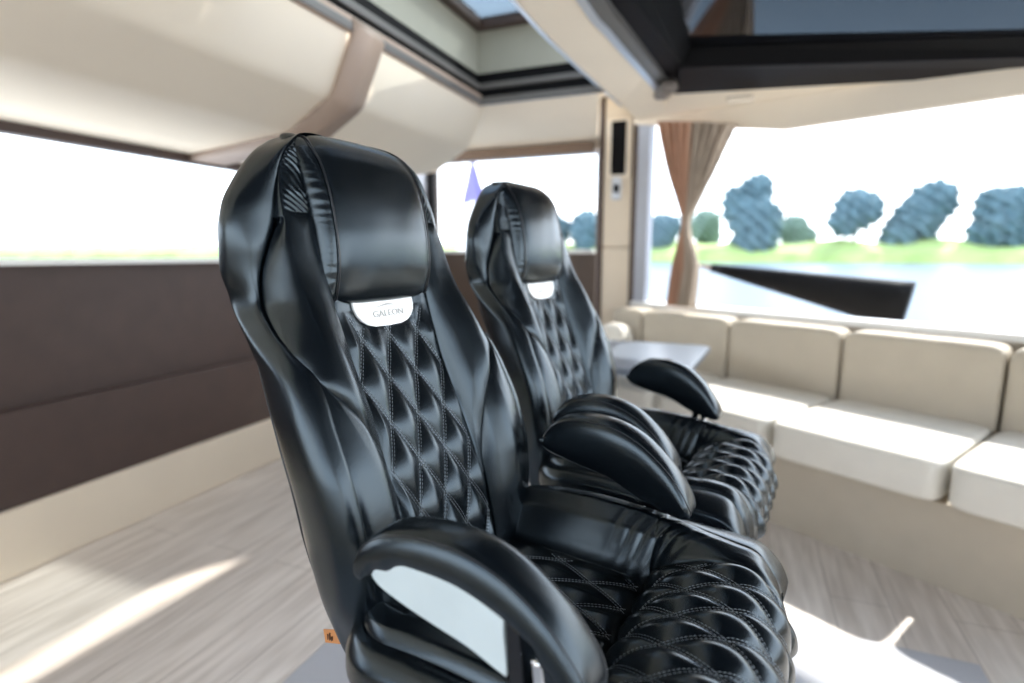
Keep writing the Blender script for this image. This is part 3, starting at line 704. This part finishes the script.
        for j in range(100):
            if j < 10: f, hh0 = .135 - .012 * (1 - (j / 10) ** 2), o_[0, 1] - .03 * (1 - j / 10); sa = float(corner(.135)) * (.25 + .75 * j / 10)
            else: f, hh0 = o_[j - 10]; f = max(f, .135); sa = float(corner(f))
            prof_a = np.interp(tt, [0, .12, .30, .55, .82, 1], [.278 * float(osc(f)), .294 * (.4 + .6 * float(osc(f))), .306, .307, .292, .255])
            hb = -.606; hh0 = max(hh0, hb + .004)
            G[j, :, 0] = f; G[j, :, 1] = s * prof_a * sa; G[j, :, 2] = Z(hh0 + (hb - hh0) * tt ** 1.15)
        dd = np.minimum(tt, 1 - tt)[None, :] * .12 + np.zeros((100, 1))
        sheet('seat_boxing', G, puffed(dd, .006, .012), LT, root, (0, s, 0), .012)
    box('seat_pan', (.17, -.235, Z(-.665)), (.63, .235, Z(-.618)), M['black'], root, .02, 3)
    bm = bmesh.new(); bmesh.ops.create_cone(bm, cap_ends=True, segments=40, radius1=.085, radius2=.07, depth=.50, matrix=Matrix.Translation((.34, 0, Z(-.95))))
    bmobj('pedestal', bm, M['white'], root, True)
    bm = bmesh.new(); bmesh.ops.create_cone(bm, cap_ends=True, segments=48, radius1=.24, radius2=.22, depth=.04, matrix=Matrix.Translation((.34, 0, .0325)))
    bmobj('base_plate', bm, M['white'], root)

    # ---- armrests
    top_ = catmull([(.163, -.392), (.166, -.375), (.180, -.357), (.212, -.340), (.262, -.331), (.330, -.335), (.393, -.356), (.452, -.398), (.490, -.442), (.508, -.476), (.509, -.492)], 8)
    bot_ = catmull([(.163, -.404), (.168, -.414), (.184, -.423), (.212, -.430), (.258, -.440), (.325, -.453), (.385, -.477), (.432, -.492), (.470, -.500), (.495, -.500), (.505, -.497)], 8)
    fit_arm = lambda P: np.stack([.204 + (P[:, 0] - .163) * .888, P[:, 1] + .007 + .006 * (P[:, 0] - .2) / .3], 1)
    top_, bot_ = fit_arm(top_), fit_arm(bot_); acf = lambda f: .272 - .022 * (f - .19) / .32
    for s in (-1, 1):
        ac = .270; hw = .037; nph = 40; loops = []
        m_ = len(top_)
        for j in range(m_):
            T, B = top_[j], bot_[j]; c = (T + B) / 2; v = (T - B) / 2; x = j / (m_ - 1)
            wdt = hw * min(1, (.45 + 6 * x) ** .6, (.35 + 4.5 * (1 - x)) ** .6)
            lp = []
            for ph in np.arange(nph) * 2 * math.pi / nph:
                cx_, sy_ = sgp(math.cos(ph), 2 / 3.2), sgp(math.sin(ph), 2 / 2.8)
                if cx_ > 0 and .06 < x < .86:                                # outer side: cut back below the pad for the plate
                    lim = 1 - .046 / (2 * max(np.linalg.norm(v), .02)) * 2
                    k_ = np.clip((lim - sy_) / .12, 0, 1) * np.clip((x - .06) / .045, 0, 1) * np.clip((.86 - x) / .06, 0, 1)
                    cx_ *= 1 - .38 * k_
                p = c + v * sy_; lp.append((p[0], s * (acf(p[0]) + wdt * cx_), Z(p[1])))
            loops.append(lp)
        arm = loft('armrest', loops, LT, root)
        for side in (-1, 1):
            ln = []
            for j in range(4, m_ - 2):
                T, B = top_[j], bot_[j]; c = (T + B) / 2; v = (T - B) / 2; x = j / (m_ - 1)
                wdt = hw * min(1, (.45 + 6 * x) ** .6, (.35 + 4.5 * (1 - x)) ** .6); ph = math.radians(52)
                p = c + v * (sgp(math.sin(ph), 2/2.8)); ln.append((p[0], s * (acf(p[0]) + side * wdt * sgp(math.cos(ph), 2/3.2)), Z(p[1])))
            tube('seam', ln, .0011, M['piping'], arm, 6)
        # pale plate on the outer side under the pad
        pts = fit_arm(catmull([(.186, -.374), (.188, -.394), (.204, -.412), (.25, -.430), (.30, -.445), (.345, -.458), (.393, -.478), (.399, -.474), (.395, -.43), (.392, -.388), (.36, -.368), (.33, -.362), (.27, -.358), (.22, -.362)], 5, closed=True))
        bm = bmesh.new(); y0, y1 = hw * .55, hw * .82
        A0 = [bm.verts.new((f, s * (acf(f) + y0), Z(h))) for f, h in pts]; A1 = [bm.verts.new((f, s * (acf(f) + y1), Z(h))) for f, h in pts]; k = len(pts)
        bm.faces.new(A0); bm.faces.new(A1[::-1])
        for i in range(k): bm.faces.new((A0[i], A1[i], A1[(i+1) % k], A0[(i+1) % k]))
        pt = bmobj('side_plate', bm, M['plate'], arm); pt['label'] = 'pale grey plate'
        # black upright and chrome strut carrying the pad, pivot at the back
        ac = acf(.44)
        slab('upright', [(.412, s * (ac + .020), Z(-.40)), (.430, s * (ac + .020), Z(-.41)), (.448, s * (ac + .020), Z(-.64)), (.424, s * (ac + .020), Z(-.64))], s * .012, M['gloss_black'], arm, .002)
        st = catmull([(.448, s * (ac + .020), Z(-.44)), (.456, s * (ac + .022), Z(-.51)), (.472, s * (ac + .020), Z(-.58)), (.478, s * (ac - .01), Z(-.66))], 8)
        tube('strut', st, .0095, M['chrome'], arm, 12)
        tube('pivot', [(.205, s * (.272 - .032), Z(-.388)), (.205, s * (.272 + .010), Z(-.388))], .009, M['chrome'], arm, 16)
    return root

def copy_tree(o, parent=None):
    c = o.copy(); C.objects.link(c)
    if parent: c.parent = parent
    for ch in list(o.children):
        if ch.name.startswith('tag'): continue          # only the nearer chair shows its tag
        copy_tree(ch, c)
    return c
RZ = math.radians(-6.9)
chair = build_chair('black quilted helm chair nearest the viewer, its tan tag and pale arm plate showing')
chair.location = (-.5923, .8493, 0); chair.rotation_euler = (0, 0, RZ); chair['group'] = 'helm chairs'
second = copy_tree(chair)
dx_, dy_ = -.022, .692
second.location = (-.5923 + dx_ * math.cos(RZ) - dy_ * math.sin(RZ), .8493 + dx_ * math.sin(RZ) + dy_ * math.cos(RZ), 0)
second.rotation_euler = (0, 0, RZ - .024); second.scale = (.925, 1, 1)
second['label'] = 'black quilted helm chair farther off, behind the first chair and in front of the table'

# ================================================================== OUTSIDE
WZ = -1.3
struct(box('water', (-900, 5.2, WZ - .5), (900, 1200, WZ), M['water']))
bank = []
for i in range(80):
    x = -420 + i * 10.5; bank.append((x, 178 + 6 * math.sin(i * .7), WZ)); 
V = []; 
for i in range(120):
    x = -460 + i * 6.5; e = 1.2 * math.sin(i * .9) + .8 * math.sin(i * 2.3)
    V += [(x, 176 + e, WZ - .2), (x, 179 + e, 1.8 + .4 * math.sin(i)), (x, 190, 5.0 + .8 * math.sin(i * 1.7)), (x, 240, 5.5), (x, 240, WZ - .2)]
bk = link('river_bank', V, [(5*i + j, 5*i + (j+1) % 5, 5*i + 5 + (j+1) % 5, 5*i + 5 + j) for i in range(119) for j in range(5)], M['grass'], smooth=False)
struct(bk)
def tree(x, y, z, wd, ht, label, m, group='trees on the far bank'):
    t = thing('tree', label, 'tree', (x, y, z), 0, group)
    bm = bmesh.new()
    for k in range(9 if ht > 10 else 6):
        r = wd * random.uniform(.26, .42); an = random.uniform(0, 6.28); rr = wd * random.uniform(.05, .28)
        zc = ht * random.uniform(.16, .74)
        ret = bmesh.ops.create_icosphere(bm, subdivisions=4, radius=1)
        for v in ret['verts']:
            d = v.co.copy(); n_ = 1 + .16 * math.sin(d.x * 7 + k) * math.sin(d.y * 6 + 2 * k) + .12 * math.sin(d.z * 11 + d.x * 9 + k) + random.uniform(-.07, .07)
            v.co = Vector((d.x * r * n_ + rr * math.cos(an), d.y * r * n_ + rr * math.sin(an), min(ht, zc + d.z * min(r, ht * .3) * n_)))
    bmobj('crown', bm, m, t)
    bm = bmesh.new(); bmesh.ops.create_cone(bm, cap_ends=True, segments=10, radius1=wd * .045, radius2=wd * .02, depth=ht * .55, matrix=Matrix.Translation((0, 0, ht * .275 - .2)))
    bmobj('trunk', bm, M['trunk'], t)
# (bearing at the bank, ground, spread, height)
# (x, y, ground, spread, height, label, leaves)
T = [(1.5, 186, 1.5, 15, 26, 'broad round tree on the far bank right of the curtain', 'leaf'),
     (-24, 186, 1.5, 11, 15, 'low bushy tree on the bank just left of the curtain', 'leaf'),
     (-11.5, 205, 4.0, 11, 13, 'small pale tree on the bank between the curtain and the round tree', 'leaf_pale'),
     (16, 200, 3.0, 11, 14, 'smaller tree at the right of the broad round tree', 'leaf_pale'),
     (30, 188, 2.0, 13, 18, 'second tree to the right of the broad round tree', 'leaf'),
     (46, 192, 2.0, 15, 21, 'tall tree on the bank to the far right', 'leaf'),
     (65, 190, 2.0, 14, 17, 'bushy tree at the right edge of the view', 'leaf'),
     (-61, 187, 1.5, 12, 18, 'dark tree beside the far chair headrest in the far window', 'leaf'),
     (-48, 187, 1.5, 11, 19, 'tree against the right edge of the far window', 'leaf'),
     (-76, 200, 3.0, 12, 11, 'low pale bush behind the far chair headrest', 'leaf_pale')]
for x, y, z, a, b, l, m in T: tree(x, y, z, a, b, l, M[m])
# furled flag outside the far window
fl = thing('furled_flag', 'furled violet and white flag hanging outside the far window', 'flag', (-3.12, 6.4, WZ))
V = []; nv, nu = 40, 24
for part, z0, z1, w0, w1, m in (('violet_cloth', Z(.62) - WZ, Z(1.12) - WZ, .14, .02, M['flag']), ('white_cloth', Z(0) - WZ, Z(.64) - WZ, .20, .13, M['flag_white'])):
    V = []
    for j in range(nv):
        v = j / (nv - 1); rr = w0 + (w1 - w0) * v
        for i in range(nu):
            a = i / nu * 2 * math.pi; k = 1.05 * rr * (1 + .28 * math.sin(a * 5 + v * 2)); V.append((k * math.cos(a), k * .5 * math.sin(a), z0 + (z1 - z0) * v))
    link(part, V, grid_faces(nv, nu, wrap=True), m, fl)
tube('pole', [(0, 0, -.3), (0, 0, 1.2), (0, 0, Z(1.2) - WZ)], .015, M['steel'], fl)
# dark gangway boom outside the right window
gw = thing('boom', 'black tapered boom with a brown tip outside the right window', 'boom', (0, 0, 0))
pa, pb = Vector((-.20, 4.60, Z(-.105))), Vector((1.0, 4.20, Z(-.33)))
def taper(name, p, q_, w0, h0, w1, h1, m, par):
    d = (q_ - p).normalized(); sd3 = d.cross(Vector((0, 0, 1))).normalized(); up = sd3.cross(d); L = []
    for t in np.linspace(0, 1, 12):
        c = p.lerp(q_, t); a, b = w0 + (w1 - w0) * t, h0 + (h1 - h0) * t
        L.append([tuple(c + sd3 * a * sgp(math.cos(k), .6) + up * b * sgp(math.sin(k), .6)) for k in np.arange(16) * math.pi / 8])
    return loft(name, L, m, par)
taper('arm', pa, pb, .03, .03, .12, .16, M['black'], gw)
taper('tip', pa + (pa - pb).normalized() * .12, pa, .005, .006, .028, .024, M['rib'], gw)
